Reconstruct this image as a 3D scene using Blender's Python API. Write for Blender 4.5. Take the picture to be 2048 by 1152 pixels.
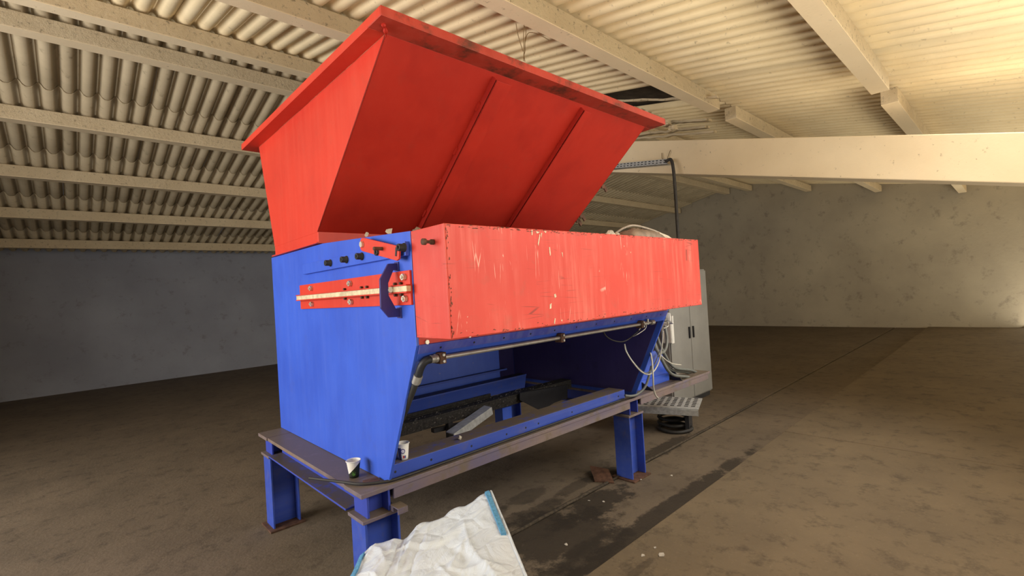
import bpy, bmesh, math, random
from mathutils import Vector, Matrix, noise
random.seed(7)
S = bpy.context.scene
COL = S.collection
for o in list(bpy.data.objects): bpy.data.objects.remove(o)

# ------------------------------------------------------------------ camera
YAW, PITCH, ROLL, FPX = 0.75251275, 0.00705634, -0.06006756, 950.168
CAM = Vector((0, 0, 1.6))
fwd = Vector((math.sin(YAW)*math.cos(PITCH), math.cos(YAW)*math.cos(PITCH), math.sin(PITCH)))
r0 = Vector((math.cos(YAW), -math.sin(YAW), 0)); u0 = r0.cross(fwd)
RT = math.cos(ROLL)*r0 + math.sin(ROLL)*u0
UP = -math.sin(ROLL)*r0 + math.cos(ROLL)*u0
cd = bpy.data.cameras.new('camera'); cam = bpy.data.objects.new('camera', cd); COL.objects.link(cam)
cd.sensor_width = 36; cd.lens = FPX/2048*36; cd.clip_start = .05; cd.clip_end = 200
M4 = Matrix((RT, UP, -fwd)).transposed().to_4x4(); M4.translation = CAM
cam.matrix_world = M4
S.camera = cam

# ------------------------------------------------------------------ world, lights, exposure
S.view_settings.view_transform = 'Standard'; S.view_settings.look = 'None'
S.view_settings.exposure = 0.0; S.view_settings.gamma = 1; S.view_settings.use_curve_mapping = False
W = bpy.data.worlds.new('sky'); S.world = W; W.use_nodes = True
W.node_tree.nodes['Background'].inputs[0].default_value = (0.93, 0.96, 1, 1)
W.node_tree.nodes['Background'].inputs[1].default_value = 0.08

def area(name, loc, target, sx, sy, power, color, spread=180):
    l = bpy.data.lights.new(name, 'AREA'); l.shape = 'RECTANGLE'; l.size = sx; l.size_y = sy
    l.energy = power; l.color = color; l.spread = math.radians(spread)
    o = bpy.data.objects.new(name, l); COL.objects.link(o); o.location = loc
    o.rotation_euler = (Vector(target)-Vector(loc)).to_track_quat('-Z', 'Y').to_euler()
    return o
area('daylight_side_gate', (-4.3, 3.9, 2.2), (1.2, 2.2, 1.75), 5.0, 2.4, 480, (1, .965, .92))
area('translucent_roof_panels', (4.2, -.9, 3.05), (3.2, 2.0, .75), 5.0, 1.0, 82, (1, .97, .92), 100)
area('uplight_fill_front', (2.4, -2.0, 1.1), (2.5, -1.4, 4.0), 6.5, 2.2, 270, (1, .92, .76))  # added fill floating above the floor, aimed up to brighten the ceiling
area('uplight_fill_right', (11.5, -1.6, .2), (10.8, .9, 4.6), 10.0, 2.0, 300, (1, .91, .73))  # added fill near the hall floor, brightens the far roof from below

# ------------------------------------------------------------------ measuring helpers
def ray(px, py): return RT*((px-1024)/FPX) - UP*((py-576)/FPX) + fwd
def at(px, py, ax, v):
    d = ray(px, py); i = 'xyz'.index(ax)
    return CAM + d*((v-CAM[i])/d[i])
def V(*a): return Vector(a)

# ------------------------------------------------------------------ materials
class NT:
    def __init__(s, name):
        s.m = bpy.data.materials.new(name); s.m.use_nodes = True
        s.t = s.m.node_tree; s.b = s.t.nodes['Principled BSDF']
        s.co = s.n('ShaderNodeTexCoord').outputs['Object']
    def n(s, kind, **kw):
        x = s.t.nodes.new(kind)
        for k, v in kw.items(): setattr(x, k, v)
        return x
    def l(s, a, b): s.t.links.new(a, b)
    def mapping(s, scale=(1,1,1), rot=(0,0,0), loc=(0,0,0)):
        x = s.n('ShaderNodeMapping'); x.inputs['Scale'].default_value = scale
        x.inputs['Rotation'].default_value = rot; x.inputs['Location'].default_value = loc
        s.l(s.co, x.inputs[0]); return x.outputs[0]
    def noise(s, scale, detail=4, rough=.55, vec=None, dist=0):
        x = s.n('ShaderNodeTexNoise'); x.inputs['Scale'].default_value = scale
        x.inputs['Detail'].default_value = detail; x.inputs['Roughness'].default_value = rough
        x.inputs['Distortion'].default_value = dist
        s.l(vec if vec is not None else s.co, x.inputs['Vector']); return x.outputs['Fac']
    def ramp(s, fac, a, b):
        x = s.n('ShaderNodeMapRange'); x.inputs['From Min'].default_value = a; x.inputs['From Max'].default_value = b
        x.clamp = True
        s.l(fac, x.inputs['Value']); return x.outputs['Result']
    def mul(s, a, b, op='MULTIPLY'):
        x = s.n('ShaderNodeMath', operation=op)
        for i, v in enumerate((a, b)):
            if isinstance(v, (int, float)): x.inputs[i].default_value = v
            else: s.l(v, x.inputs[i])
        return x.outputs[0]
    def mix(s, fac, a, b):
        x = s.n('ShaderNodeMix', data_type='RGBA')
        if isinstance(fac, (int, float)): x.inputs['Factor'].default_value = fac
        else: s.l(fac, x.inputs['Factor'])
        for k, v in (('A', a), ('B', b)):
            i = [q for q in x.inputs if q.name == k and q.type == 'RGBA'][0]
            if isinstance(v, tuple): i.default_value = (*v, 1) if len(v) == 3 else v
            else: s.l(v, i)
        return [q for q in x.outputs if q.type == 'RGBA'][0]
    def xyz(s):
        x = s.n('ShaderNodeSeparateXYZ'); s.l(s.co, x.inputs[0]); return x.outputs
    def bump(s, h, strength=.3, dist=.01):
        x = s.n('ShaderNodeBump'); x.inputs['Strength'].default_value = strength; x.inputs['Distance'].default_value = dist
        s.l(h, x.inputs['Height']); s.l(x.outputs[0], s.b.inputs['Normal'])
    def out(s, col, rough=.5, metal=0, spec=.35):
        if isinstance(col, tuple): s.b.inputs['Base Color'].default_value = (*col, 1)
        else: s.l(col, s.b.inputs['Base Color'])
        if isinstance(rough, (int, float)): s.b.inputs['Roughness'].default_value = rough
        else: s.l(rough, s.b.inputs['Roughness'])
        s.b.inputs['Metallic'].default_value = metal
        s.b.inputs['Specular IOR Level'].default_value = spec
        return s.m

def painted(name, base, dark, light, dirt=(.10,.075,.05), streak=.5, dirt_amt=.3, chips=.0, rough=.45, up_dirt=False, streak_axis=2, blotch=0, scratches=False, dirt_scale=9):
    t = NT(name)
    sc = [22, 22, 22]; sc[streak_axis] = 1.3
    v = t.mapping(scale=tuple(sc))
    st = t.ramp(t.noise(1.0, 5, .6, v), .42, .70)
    big = t.ramp(t.noise(1.7, 4), .35, .7)
    c = t.mix(t.mul(big, .7), base, dark)
    c = t.mix(t.mul(t.mul(st, streak), t.ramp(t.noise(2.6, 4, .6, t.mapping(scale=(1,1,.6), loc=(7,3,5))), .40, .62) if scratches else 1.0), c, light)
    sc2 = [95, 95, 95]; sc2[streak_axis] = 3
    fine = t.ramp(t.noise(1, 3, .6, t.mapping(scale=tuple(sc2), loc=(3,1,7))), .60, .76)
    c = t.mix(t.mul(fine, streak*.45), c, dark)
    dm = t.mul(t.ramp(t.noise(dirt_scale, 8, .7), .56-.06*(dirt_amt>.7), .72-.08*(dirt_amt>.7)), dirt_amt)
    c = t.mix(dm, c, dirt)
    if scratches:
        for k, (sc_, ro) in enumerate((((.35,1,7),(0,.15,0)), ((.35,1,6),(0,-.5,0)), ((6,1,.4),(0,.1,0)))):
            v_ = t.n('ShaderNodeTexVoronoi', feature='DISTANCE_TO_EDGE'); v_.inputs['Scale'].default_value = 1.6+.4*k
            wv = t.mapping(scale=sc_, rot=ro, loc=(k*3.3, 0, k)); t.l(wv, v_.inputs['Vector'])
            f = t.mul(t.ramp(v_.outputs['Distance'], .012, .004), t.ramp(t.noise(4+k, 3, .5, t.mapping(loc=(k*5,2,1))), .56, .66))
            c = t.mix(t.mul(f, .75), c, (.20,.03,.02) if k != 2 else (.80,.42,.34))
    if chips:
        ch = t.ramp(t.noise(26, 6, .65, t.mapping(scale=(1,1,.45), loc=(11,5,2))), .715-chips*.02, .735)
        c = t.mix(ch, c, (.62, .50, .38))
    if up_dirt:
        g = t.n('ShaderNodeNewGeometry'); sx = t.n('ShaderNodeSeparateXYZ'); t.l(g.outputs['Normal'], sx.inputs[0])
        f = t.mul(t.ramp(sx.outputs[2], .6, .85), t.ramp(t.noise(14, 6, .6), .25, .45))
        c = t.mix(f, c, dirt)
    if blotch: c = t.mix(t.mul(t.ramp(t.noise(5, 6, .6, t.mapping(scale=(1,1,.5), loc=(4,9,1))), .5, .7), blotch), c, dark)
    t.bump(t.noise(60, 4), .06, .004)
    return t.out(c, rough)

RED = painted('red_paint', (.60,.042,.020), (.48,.03,.016), (.64,.10,.06), streak=.16, dirt_amt=.10)
RED_SHADE = painted("red_paint_shade", (.47,.024,.012), (.38,.018,.01), (.52,.045,.028), streak=.16, dirt_amt=.10, rough=.5, streak_axis=1, blotch=.75, scratches=False)  # darker copy of the red: shade of the down-facing hopper front in colour
RED_FACE = painted('red_paint_scuffed', (.60,.055,.036), (.48,.035,.022), (.72,.19,.145), streak=.62, dirt_amt=.22, chips=1, scratches=True, up_dirt=True, dirt=(.16,.10,.06))
RED_RIM = painted('red_paint_rusty', (.50,.05,.03), (.30,.035,.022), (.52,.10,.07), streak=.3, dirt_amt=.85, dirt=(.07,.035,.022), up_dirt=True, dirt_scale=5)
BLUE = painted('blue_paint', (.046,.118,.62), (.034,.082,.48), (.14,.21,.66), streak=.12, dirt_amt=.10, chips=.25, rough=.38, blotch=.5)
BLUE_DK = painted('blue_paint_grimy', (.04,.07,.42), (.026,.042,.27), (.10,.13,.45), streak=.14, dirt_amt=.3, up_dirt=True, dirt=(.10,.08,.06))
BLUE_SC = painted('scraped_blue_paint', (.065,.085,.46), (.045,.06,.34), (.20,.24,.55), streak=.35, dirt_amt=.3)
BLUE_BEAM = painted('blue_paint_beam', (.04,.088,.46), (.026,.05,.29), (.14,.18,.44), streak=.2, dirt_amt=.4, up_dirt=True, dirt=(.15,.115,.08), streak_axis=0)
RUST_BEAM = painted('worn_primer_beam', (.21,.145,.105), (.07,.085,.22), (.26,.22,.18), streak=.35, dirt_amt=.9, up_dirt=True, dirt=(.14,.11,.08), streak_axis=0)
NAVY_SHADE = painted('shaded_navy_paint', (.05,.04,.17), (.036,.026,.125), (.07,.065,.2), streak=.2, dirt_amt=.3, dirt=(.02,.016,.014))  # shade inside the machine, put into the colour as near-black navy
BLUE_SHADE = painted('shaded_blue_paint', (.035,.03,.17), (.03,.028,.13), (.07,.06,.25), streak=.15, dirt_amt=.1)  # bracket blue darkened to carry the shade on its front face

def simple(name, col, rough=.5, metal=0, var=.25, scale=20, bump=0):
    t = NT(name); d = tuple(x*(1-var) for x in col)
    c = t.mix(t.ramp(t.noise(scale, 5), .35, .65), col, d)
    if bump: t.bump(t.noise(scale*3, 4), bump, .005)
    return t.out(c, rough, metal)
STEEL = simple('dull_steel', (.42,.40,.37), .42, .6)
ZINC = simple('zinc_bolt', (.75,.68,.55), .35, .55)
GALV = simple('galvanised_steel', (.55,.56,.56), .5, .3, .3, 30)
BLACKM = simple('black_steel', (.022,.022,.026), .5)
RUBBER = simple('black_rubber', (.03,.028,.026), .6)
GREYTUBE = simple('grey_tube', (.16,.17,.16), .5)
WHITETUBE = simple('white_tube', (.55,.53,.46), .45, 0, .2)
CREAM = simple('cream_rail', (.74,.62,.40), .5, 0, .35, 30)
RUST = simple('rusty_steel', (.13,.065,.04), .8, 0, .5, 25, .3)
GRIME = simple('debris_covered_steel', (.052,.047,.043), .85, 0, .7, 60, .8)
SCRAP = simple('pale_plastic_scrap', (.62,.56,.46), .5, 0, .3, 40)
YELLOW = simple('yellow_plastic_scrap', (.75,.55,.12), .5)
WIRE = simple('rusty_wire', (.20,.12,.05), .6)
SACKM = simple('dusty_sack', (.26,.19,.14), .5, 0, .45, 18, .3)
CABM = simple('grey_cabinet_paint', (.27,.265,.25), .5, 0, .15, 3)
WHITEP = simple('white_plastic', (.75,.74,.70), .4, 0, .08)

def concrete_cream():
    t = NT('whitewashed_concrete')
    c = t.mix(t.ramp(t.noise(2.2, 5), .3, .7), (.80,.66,.44), (.70,.56,.36))
    c = t.mix(t.mul(t.ramp(t.noise(20, 8, .75), .56, .66), .8), c, (.20,.15,.09))
    t.bump(t.noise(24, 8, .75), .9, .03)
    return t.out(c, .85)
CONC = concrete_cream()
def concrete_smooth():
    t = NT('smooth_whitewash')
    c = t.mix(t.ramp(t.noise(1.6, 5), .3, .7), (.88,.73,.50), (.80,.65,.43))
    c = t.mix(t.mul(t.ramp(t.noise(16, 8, .7), .63, .70), .7), c, (.22,.17,.10))
    t.bump(t.noise(25, 5, .6), .15, .01)
    return t.out(c, .85)
CONC_S = concrete_smooth()
def sheet_mat():
    t = NT('whitewashed_roof_sheet')
    oi = t.n('ShaderNodeObjectInfo')
    mp = t.n('ShaderNodeMapping'); 
    cx = t.n('ShaderNodeCombineXYZ'); t.l(t.mul(oi.outputs['Random'], 37.0), cx.inputs[0]); t.l(cx.outputs[0], mp.inputs['Location']); t.l(t.co, mp.inputs[0])
    v = mp.outputs[0]
    c = t.mix(t.ramp(t.noise(2.5, 5, .6, v), .3, .7), (.92,.77,.50), (.82,.67,.42))
    c = t.mix(t.mul(t.ramp(t.noise(14, 8, .75, v), .60, .70), .6), c, (.22,.16,.09))
    t.bump(t.noise(30, 5, .6), .12, .01)
    return t.out(c, .85)
SHEET = sheet_mat()
def sheet_grey():
    t = NT('weathered_roof_sheet')
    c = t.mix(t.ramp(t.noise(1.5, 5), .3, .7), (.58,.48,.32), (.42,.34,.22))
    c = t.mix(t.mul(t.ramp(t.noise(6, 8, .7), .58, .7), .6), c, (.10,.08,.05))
    gr = t.mul(t.mul(t.mul(t.xyz()[0], 2*math.pi/.177), .9, 'ADD'), 0, 'ADD')      # shade of the folds painted in as dark stripes
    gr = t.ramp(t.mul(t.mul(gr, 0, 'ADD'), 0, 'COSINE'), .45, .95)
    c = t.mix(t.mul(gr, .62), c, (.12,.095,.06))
    return t.out(c, .9)
SHEET_G = sheet_grey()
def wall_mat(name, a, b):
    t = NT(name)
    c = t.mix(t.ramp(t.noise(.7, 6), .3, .7), a, b)
    c = t.mix(t.mul(t.ramp(t.noise(4, 8, .7), .56, .7), .5), c, (.14,.12,.10))
    t.bump(t.noise(18, 6, .6), .2, .02)
    return t.out(c, .9)
PLASTER = wall_mat('dusty_plaster', (.50,.44,.33), (.38,.33,.25))
PLASTER_B = wall_mat('blue_grey_plaster', (.36,.38,.44), (.27,.28,.33))

def floor_mat(name, a, b, stains):
    t = NT(name)
    c = t.mix(t.ramp(t.noise(1.4, 6, .6), .3, .7), a, b)
    c = t.mix(t.mul(t.ramp(t.noise(7, 9, .72), .52, .66), .55), c, (.03,.024,.017))
    c = t.mix(t.mul(t.ramp(t.noise(55, 4, .6), .60, .70), .35), c, (.22,.17,.12))
    o = t.xyz(); wob = t.noise(4.5, 9, .74)
    rough = None
    for (cx, cy, rx, ry, amt) in stains:      # oil and water stains with ragged outlines
        dx = t.mul(t.mul(o[0], -cx, 'ADD'), 1/rx); dy = t.mul(t.mul(o[1], -cy, 'ADD'), 1/ry)
        d = t.mul(t.mul(dx, dx), t.mul(dy, dy), 'ADD')
        d = t.mul(d, t.mul(t.mul(wob, -.5, 'ADD'), 5.5), 'ADD')
        f = t.mul(t.ramp(d, 1.2, .7), amt*.85)
        c = t.mix(f, c, (.02, .015, .010))
    t.bump(t.mul(t.noise(40, 8, .7), t.noise(6, 4), 'ADD'), .45, .012)
    return t.out(c, t.ramp(t.noise(5, 5), .2, .9) if False else .78)

def white_bag_mat():
    t = NT('white_woven_polypropylene')
    c = t.mix(t.ramp(t.noise(4, 5), .35, .7), (.60,.67,.76), (.52,.58,.66))
    c = t.mix(t.mul(t.ramp(t.noise(3, 6, .7), .62, .74), .25), c, (.52,.46,.38))
    w = t.noise(9, 6, .55, t.mapping(scale=(1, 1.6, 1), rot=(0,0,.5)), 1.5)
    v = t.n('ShaderNodeTexVoronoi', feature='DISTANCE_TO_EDGE'); v.inputs['Scale'].default_value = 7
    t.l(t.mapping(scale=(1,1.7,1), rot=(0,0,.7)), v.inputs['Vector'])
    t.bump(t.mul(w, t.mul(t.ramp(v.outputs['Distance'], 0, .10), .30), 'ADD'), .40, .03)
    t.b.inputs['Coat Weight'].default_value = .6; t.b.inputs['Coat Roughness'].default_value = .22
    return t.out(c, .34)
BAGM = white_bag_mat()
STRAPM = simple('blue_webbing', (.10,.30,.52), .7, 0, .35, 90)

# ------------------------------------------------------------------ mesh helpers
class MB:
    def __init__(s): s.v = []; s.f = []; s.sm = []
    def add(s, vs, fs, smooth=False):
        b = len(s.v); s.v += [tuple(v) for v in vs]; s.f += [tuple(b+i for i in f) for f in fs]; s.sm += [smooth]*len(fs)
        return s
    def box(s, x0, x1, y0, y1, z0, z1):
        vs = [(x,y,z) for z in (z0,z1) for y in (y0,y1) for x in (x0,x1)]
        return s.add(vs, [(0,2,3,1),(4,5,7,6),(0,1,5,4),(2,6,7,3),(0,4,6,2),(1,3,7,5)])
    def prism(s, poly, off):
        """closed polygon of 3-D points extruded along the vector off"""
        n = len(poly); off = Vector(off); p = [Vector(q) for q in poly]
        return s.add(p+[q+off for q in p], [tuple(range(n))[::-1], tuple(range(n,2*n))]+[(i,(i+1)%n,n+(i+1)%n,n+i) for i in range(n)])
    def tube(s, pts, r, seg=8, caps=True, smooth=True):
        pts = [Vector(p) for p in pts]; n = len(pts); rings = []
        nrm = None
        for i in range(n):
            t = (pts[min(i+1,n-1)]-pts[max(i-1,0)]).normalized()
            if nrm is None:
                nrm = t.orthogonal().normalized()
            nrm = (nrm - t*nrm.dot(t)).normalized(); b = t.cross(nrm)
            rr = r[i] if isinstance(r, (list, tuple)) else r
            rings.append([pts[i]+(nrm*math.cos(a)+b*math.sin(a))*rr for a in (2*math.pi*k/seg for k in range(seg))])
        vs = [v for q in rings for v in q]
        fs = [(i*seg+k, i*seg+(k+1)%seg, (i+1)*seg+(k+1)%seg, (i+1)*seg+k) for i in range(n-1) for k in range(seg)]
        s.add(vs, fs, smooth)
        if caps:
            s.add(rings[0], [tuple(range(seg))[::-1]]); s.add(rings[-1], [tuple(range(seg))])
        return s
    def lathe(s, prof, seg=24, axis='z', origin=(0,0,0), smooth=True):
        o = Vector(origin); vs = []
        for r, h in prof:
            for k in range(seg):
                a = 2*math.pi*k/seg; c, d = r*math.cos(a), r*math.sin(a)
                vs.append(o+(Vector((c,d,h)) if axis=='z' else Vector((h,c,d)) if axis=='x' else Vector((c,h,d))))
        n = len(prof)
        s.add(vs, [(i*seg+k, i*seg+(k+1)%seg, (i+1)*seg+(k+1)%seg, (i+1)*seg+k) for i in range(n-1) for k in range(seg)], smooth)
        return s
    def build(s, name, mat, parent=None, bevel=0, loc=None):
        me = bpy.data.meshes.new(name); me.from_pydata(s.v, [], s.f); me.materials.append(mat)
        me.polygons.foreach_set('use_smooth', s.sm)
        bm = bmesh.new(); bm.from_mesh(me); bmesh.ops.recalc_face_normals(bm, faces=bm.faces); bm.to_mesh(me); bm.free()
        o = bpy.data.objects.new(name, me); COL.objects.link(o)
        if bevel:
            m = o.modifiers.new('bevel', 'BEVEL'); m.width = bevel; m.segments = 2; m.limit_method = 'ANGLE'; m.angle_limit = .6
        if parent:
            o.parent = parent
            o.matrix_parent_inverse = world_of(parent).inverted()
        if loc: o.location = loc
        return o
def world_of(o):
    m = Matrix.LocRotScale(o.location, o.rotation_euler, o.scale)
    if o.parent: m = world_of(o.parent) @ o.matrix_parent_inverse @ m
    return m
def empty(name, loc, label, cat, group=None):
    o = bpy.data.objects.new(name, None); COL.objects.link(o); o.location = loc; o.empty_display_size = .1
    return tag(o, label, cat, group)
def tag(o, label, cat, group=None):
    o['label'] = label; o['category'] = cat
    if group: o['group'] = group
    return o
def lab(o, label): o['label'] = label; return o
def struct(o): o['kind'] = 'structure'; return o
def smooth_path(pts, n=6):
    pts = [Vector(p) for p in pts]; P = [pts[0]*2-pts[1]]+pts+[pts[-1]*2-pts[-2]]; out = []
    for i in range(1, len(P)-2):
        a, b, c, d = P[i-1], P[i], P[i+1], P[i+2]
        for k in range(n):
            t = k/n
            out.append(.5*((2*b)+(c-a)*t+(2*a-5*b+4*c-d)*t*t+(3*b-a-3*c+d)*t**3))
    out.append(pts[-1]); return out
def hexbolt(mb, c, axis, r, h):
    """hexagon head standing off along -axis direction (a unit vector)"""
    a = Vector(axis); u = a.orthogonal().normalized(); w = a.cross(u)
    poly = [Vector(c)+(u*math.cos(k*math.pi/3)+w*math.sin(k*math.pi/3))*r for k in range(6)]
    mb.prism(poly, a*h)

# ================================================================== SETTING
# ---- floor: three concrete strips with recessed joints
FA, FB = 1.69, 2.36
fl = bpy.data.objects.new('floor', None); COL.objects.link(fl); struct(fl)
fl['label'] = 'stained brown concrete floor cast in long strips'
STA = [(2.28,2.12,.42,.36,.97),(2.75,2.22,.40,.17,.97),(2.2,1.84,.45,.12,.85),(2.55,2.68,.22,.09,.6),(2.95,2.52,.25,.06,.6),(4.2,2.42,.5,.09,.9),
       (1.9,2.72,.4,.12,.6),(3.1,1.76,1.5,.085,1.0),(3.25,2.5,.22,.12,.7),(2.35,2.46,.35,.1,.75)]
FM1 = floor_mat('near_floor_concrete', (.168,.128,.08), (.12,.091,.058), [(2.2,1.5,.15,.03,.5)])
FM2 = floor_mat('stained_floor_concrete', (.150,.116,.080), (.105,.081,.056), STA)
def slab(y0, y1, top, mat, xs):
    mb = MB()
    for a, b in zip(xs[:-1], xs[1:]):
        m = MB(); m.box(a+.004, b-.004, y0, y1, -.12, top)
        m.build('slab', mat, fl, .006)
slab(-6, FA-.004, .032, FM1, [-8, -2.5, 5.2, 11, 18])
slab(FA+.004, FB-.012, .0, FM2, [-8, -1.8, 5.9, 11.5, 18])
slab(FB+.012, 15, .0, FM2, [-8, -3.1, 6.6, 12, 18])
m = MB(); m.box(-8, 18, -6, 15, -.2, -.10); lab(m.build('subfloor', FM1, fl), 'dark ground in the floor joints')
m = MB()
pts = [V(x, FB+.006*noise.noise((x*3,0,0)), .004+.006*noise.noise((x*7,1,0))) for x in [-2+i*.06 for i in range(140)]]
m.tube(pts, .013, 6); lab(m.build('joint_seam', simple('joint_tar', (.075,.058,.04), .85, 0, .6, 40, .6), fl), 'dark raised seam along the floor joint')

# ---- ceiling: corrugated sheets on concrete purlins
ce = bpy.data.objects.new('ceiling', None); COL.objects.link(ce); struct(ce)
ce['label'] = 'whitewashed corrugated sheet roof on concrete purlins'
SL = .2045; Y0, Z0 = 2.44, 3.86; YR = 6.2; ZR = Z0+SL*(YR-Y0); SL2 = -.21
PITCH_C = .177
def sheet_mesh(name, mat, n, length, amp=.030):
    mb = MB(); k = 8; top = []; 
    vs = []; N = n*k
    for j, yy in enumerate((0, length)):
        for i in range(N+1):
            x = i*PITCH_C/k; ph = (i % k)/k
            # broad flat crowns with narrow deep folds
            z = amp*(math.cos(2*math.pi*ph)+.25*math.cos(4*math.pi*ph))
            vs.append((x, yy, z)); 
    fs = [(i, i+1, N+2+i, N+1+i) for i in range(N)]
    W_ = len(vs)
    vs2 = [(x, y, z+.007) for x, y, z in vs]
    fs2 = [tuple(W_+q for q in f[::-1]) for f in fs]
    ends = [(i+1, i, W_+i, W_+i+1) for i in range(N)]
    me = bpy.data.meshes.new(name); me.from_pydata(vs+vs2, [], fs+fs2+ends); me.materials.append(mat)
    me.polygons.foreach_set('use_smooth', [True]*len(fs)*2+[False]*len(ends))
    return me
SM = sheet_mesh('roof_sheet', SHEET, 5, 1.84)
SG = sheet_mesh('roof_sheet_weathered', SHEET_G, 5, 1.86, .042)
def lay_sheets(me, xs, ys, slope, y0, z0, tilt=.010):
    for r, y in enumerate(ys):
        for c, x in enumerate(xs):
            o = bpy.data.objects.new('roof_sheet', me); COL.objects.link(o); o.parent = ce
            z = z0+slope*(y-y0)
            o.location = (x, y, z+.055+random.uniform(-.003,.003)+(c % 2)*.006)
            o.rotation_euler = (math.atan(slope)+(-tilt if slope>0 else tilt), 0, random.uniform(-.003,.003))
SW = 5*PITCH_C
xsA = [5.34-SW*(i+1) for i in range(11)]
ysN = [-2.4+1.65*i for i in range(6)]
lay_sheets(SM, xsA, [y+.85-1.65*0 for y in [-3.2, -1.6, .0, 1.6, 3.2, 4.8]][:0] or [.86-1.69*2+1.65*i for i in range(6)], SL, Y0, Z0)
xsB = [5.455+SW*i for i in range(13)]
ysB = [.86-1.69*2+1.65*i for i in range(6)]
lay_sheets(SM, xsB, ysB[:3], SL, Y0, Z0+.03); lay_sheets(SM, xsB[1:], ysB[3:], SL, Y0, Z0+.03)
lay_sheets(SG, [-4.4+SW*i for i in range(24)], [YR-.05+1.65*i for i in range(5)], SL2, YR, ZR)
# purlins
def purlin(y, x0, x1, zb, w=.15, h=.165, mat=CONC, soffit=True):
    m = MB(); m.box(x0, x1, y, y+w, zb+.004, zb+h); p = m.build('purlin', mat, ce, .008)
    m = MB(); m.box(x0, x1, y+.003, y+w-.003, zb, zb+.006); lab(m.build('purlin_soffit', CONC_S, p), 'smooth whitewashed underside')
for k in range(-2, 3):
    y = 2.44+1.65*k
    purlin(y, -4.4, 6.0, 3.7+SL*(y-2.44)); purlin(y, 6.5, 16.2, 3.7+SL*(y-2.44))
for y in (6.45, 8.2, 9.85, 11.5, 13.1):
    purlin(y, -4.4, 16.2, ZR+SL2*(y-YR)-.17, .17, .17)
m = MB(); m.prism([(6.0,-2.6,1.98),(6.0,-2.6,1.98+.45),(6.0,6.3,4.20),(6.0,6.3,3.82)], (.5,0,0)) if False else None
m = MB(); zb = lambda y: 3.13+.25*(y-3.26)
m.prism([(6.3,-2.6,zb(-2.6)),(6.3,-2.6,zb(-2.6)+.45),(6.3,6.3,zb(6.3)+.47),(6.3,6.3,zb(6.3)-.02)], (.3,0,0))
lab(m.build('rafter', CONC_S, ce, .01), 'whitewashed concrete rafter with a cable tray')
# torn bits of sheet packed over the rafter, between the two roof bays
m = MB(); m.box(5.25, 6.45, 1.5, 6.2, 0, .02)
gb = m.build('gap_shade_board', simple('dark_gap_shade', (.09,.07,.05), .9, 0, .5, 6, .3), ce); gb.location.z = Z0+SL*(-Y0)+.15; gb.rotation_euler.x = math.atan(SL); lab(gb, 'added dark board standing in for the shaded gap between the roof bays')  # added board: hides the sky and is coloured dark as the gap's shade
tb = [((1232,205),(1350,199),5.62,.10),((1258,254),(1350,246),5.95,.16),((1262,272),(1350,262),6.1,.16),((1240,281),(1350,272),6.22,.12)]
for q_, (a, b, xx, wd) in enumerate(tb):
    p, q = at(*a, 'x', xx), at(*b, 'x', xx); d = (q-p)*1.6
    n = 20; vs = []; fs = []
    for i in range(n+1):
        c = p+d*(i/n); z = .022*noise.noise((i*.45, xx, 0))
        w1 = wd*(1+.4*noise.noise((i*.6, 3, xx)))
        vs += [c+V(0,0,z), c+V(w1,0,z+.02), c+V(w1,0,z+.05), c+V(0,0,z+.028)]
    for i in range(n):
        for k in range(4): fs.append((i*4+k, i*4+(k+1)%4, i*4+4+(k+1)%4, i*4+4+k))
    fs += [(0,1,2,3), (n*4+3,n*4+2,n*4+1,n*4)]
    m = MB(); m.add(vs, fs); lab(m.build('torn_sheet', SHEET_G if q_ else CONC, ce), 'torn crumbling roof sheet edge above the rafter')
for i in range(9):
    t = i/8; c = at(1243+13*i, 214+2*i+26*t*t, 'x', 5.70)
    bm = bmesh.new(); bmesh.ops.create_cube(bm, size=1); bmesh.ops.subdivide_edges(bm, edges=bm.edges, cuts=2, use_grid_fill=True)
    for v in bm.verts:
        v.co += V(*(noise.noise(v.co*2+V(i*3,k*7,0))*.22 for k in range(3))); v.co = V(v.co.x*.10, v.co.y*.075, v.co.z*.055)
    me = bpy.data.meshes.new('mortar_lump'); bm.to_mesh(me); bm.free(); me.materials.append(CONC)
    o = bpy.data.objects.new('mortar_lump', me); COL.objects.link(o); o.location = c; o.parent = ce; lab(o, 'lump of mortar in the roof gap')
# ---- walls
m = MB(); m.box(-8, 18, 14.0, 14.3, -.1, 3.2); o = m.build('wall_back', PLASTER_B); struct(o); o['label'] = 'far plastered wall of the hall'
m = MB(); m.prism([(16.3,-6,-.1),(16.3,14.3,-.1),(16.3,14.3,3.0),(16.3,YR,ZR+.1),(16.3,-6,2.2)], (.3,0,0)); o = m.build('wall_right', PLASTER); struct(o); o['label'] = 'far gable wall at the end of the hall'

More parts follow.
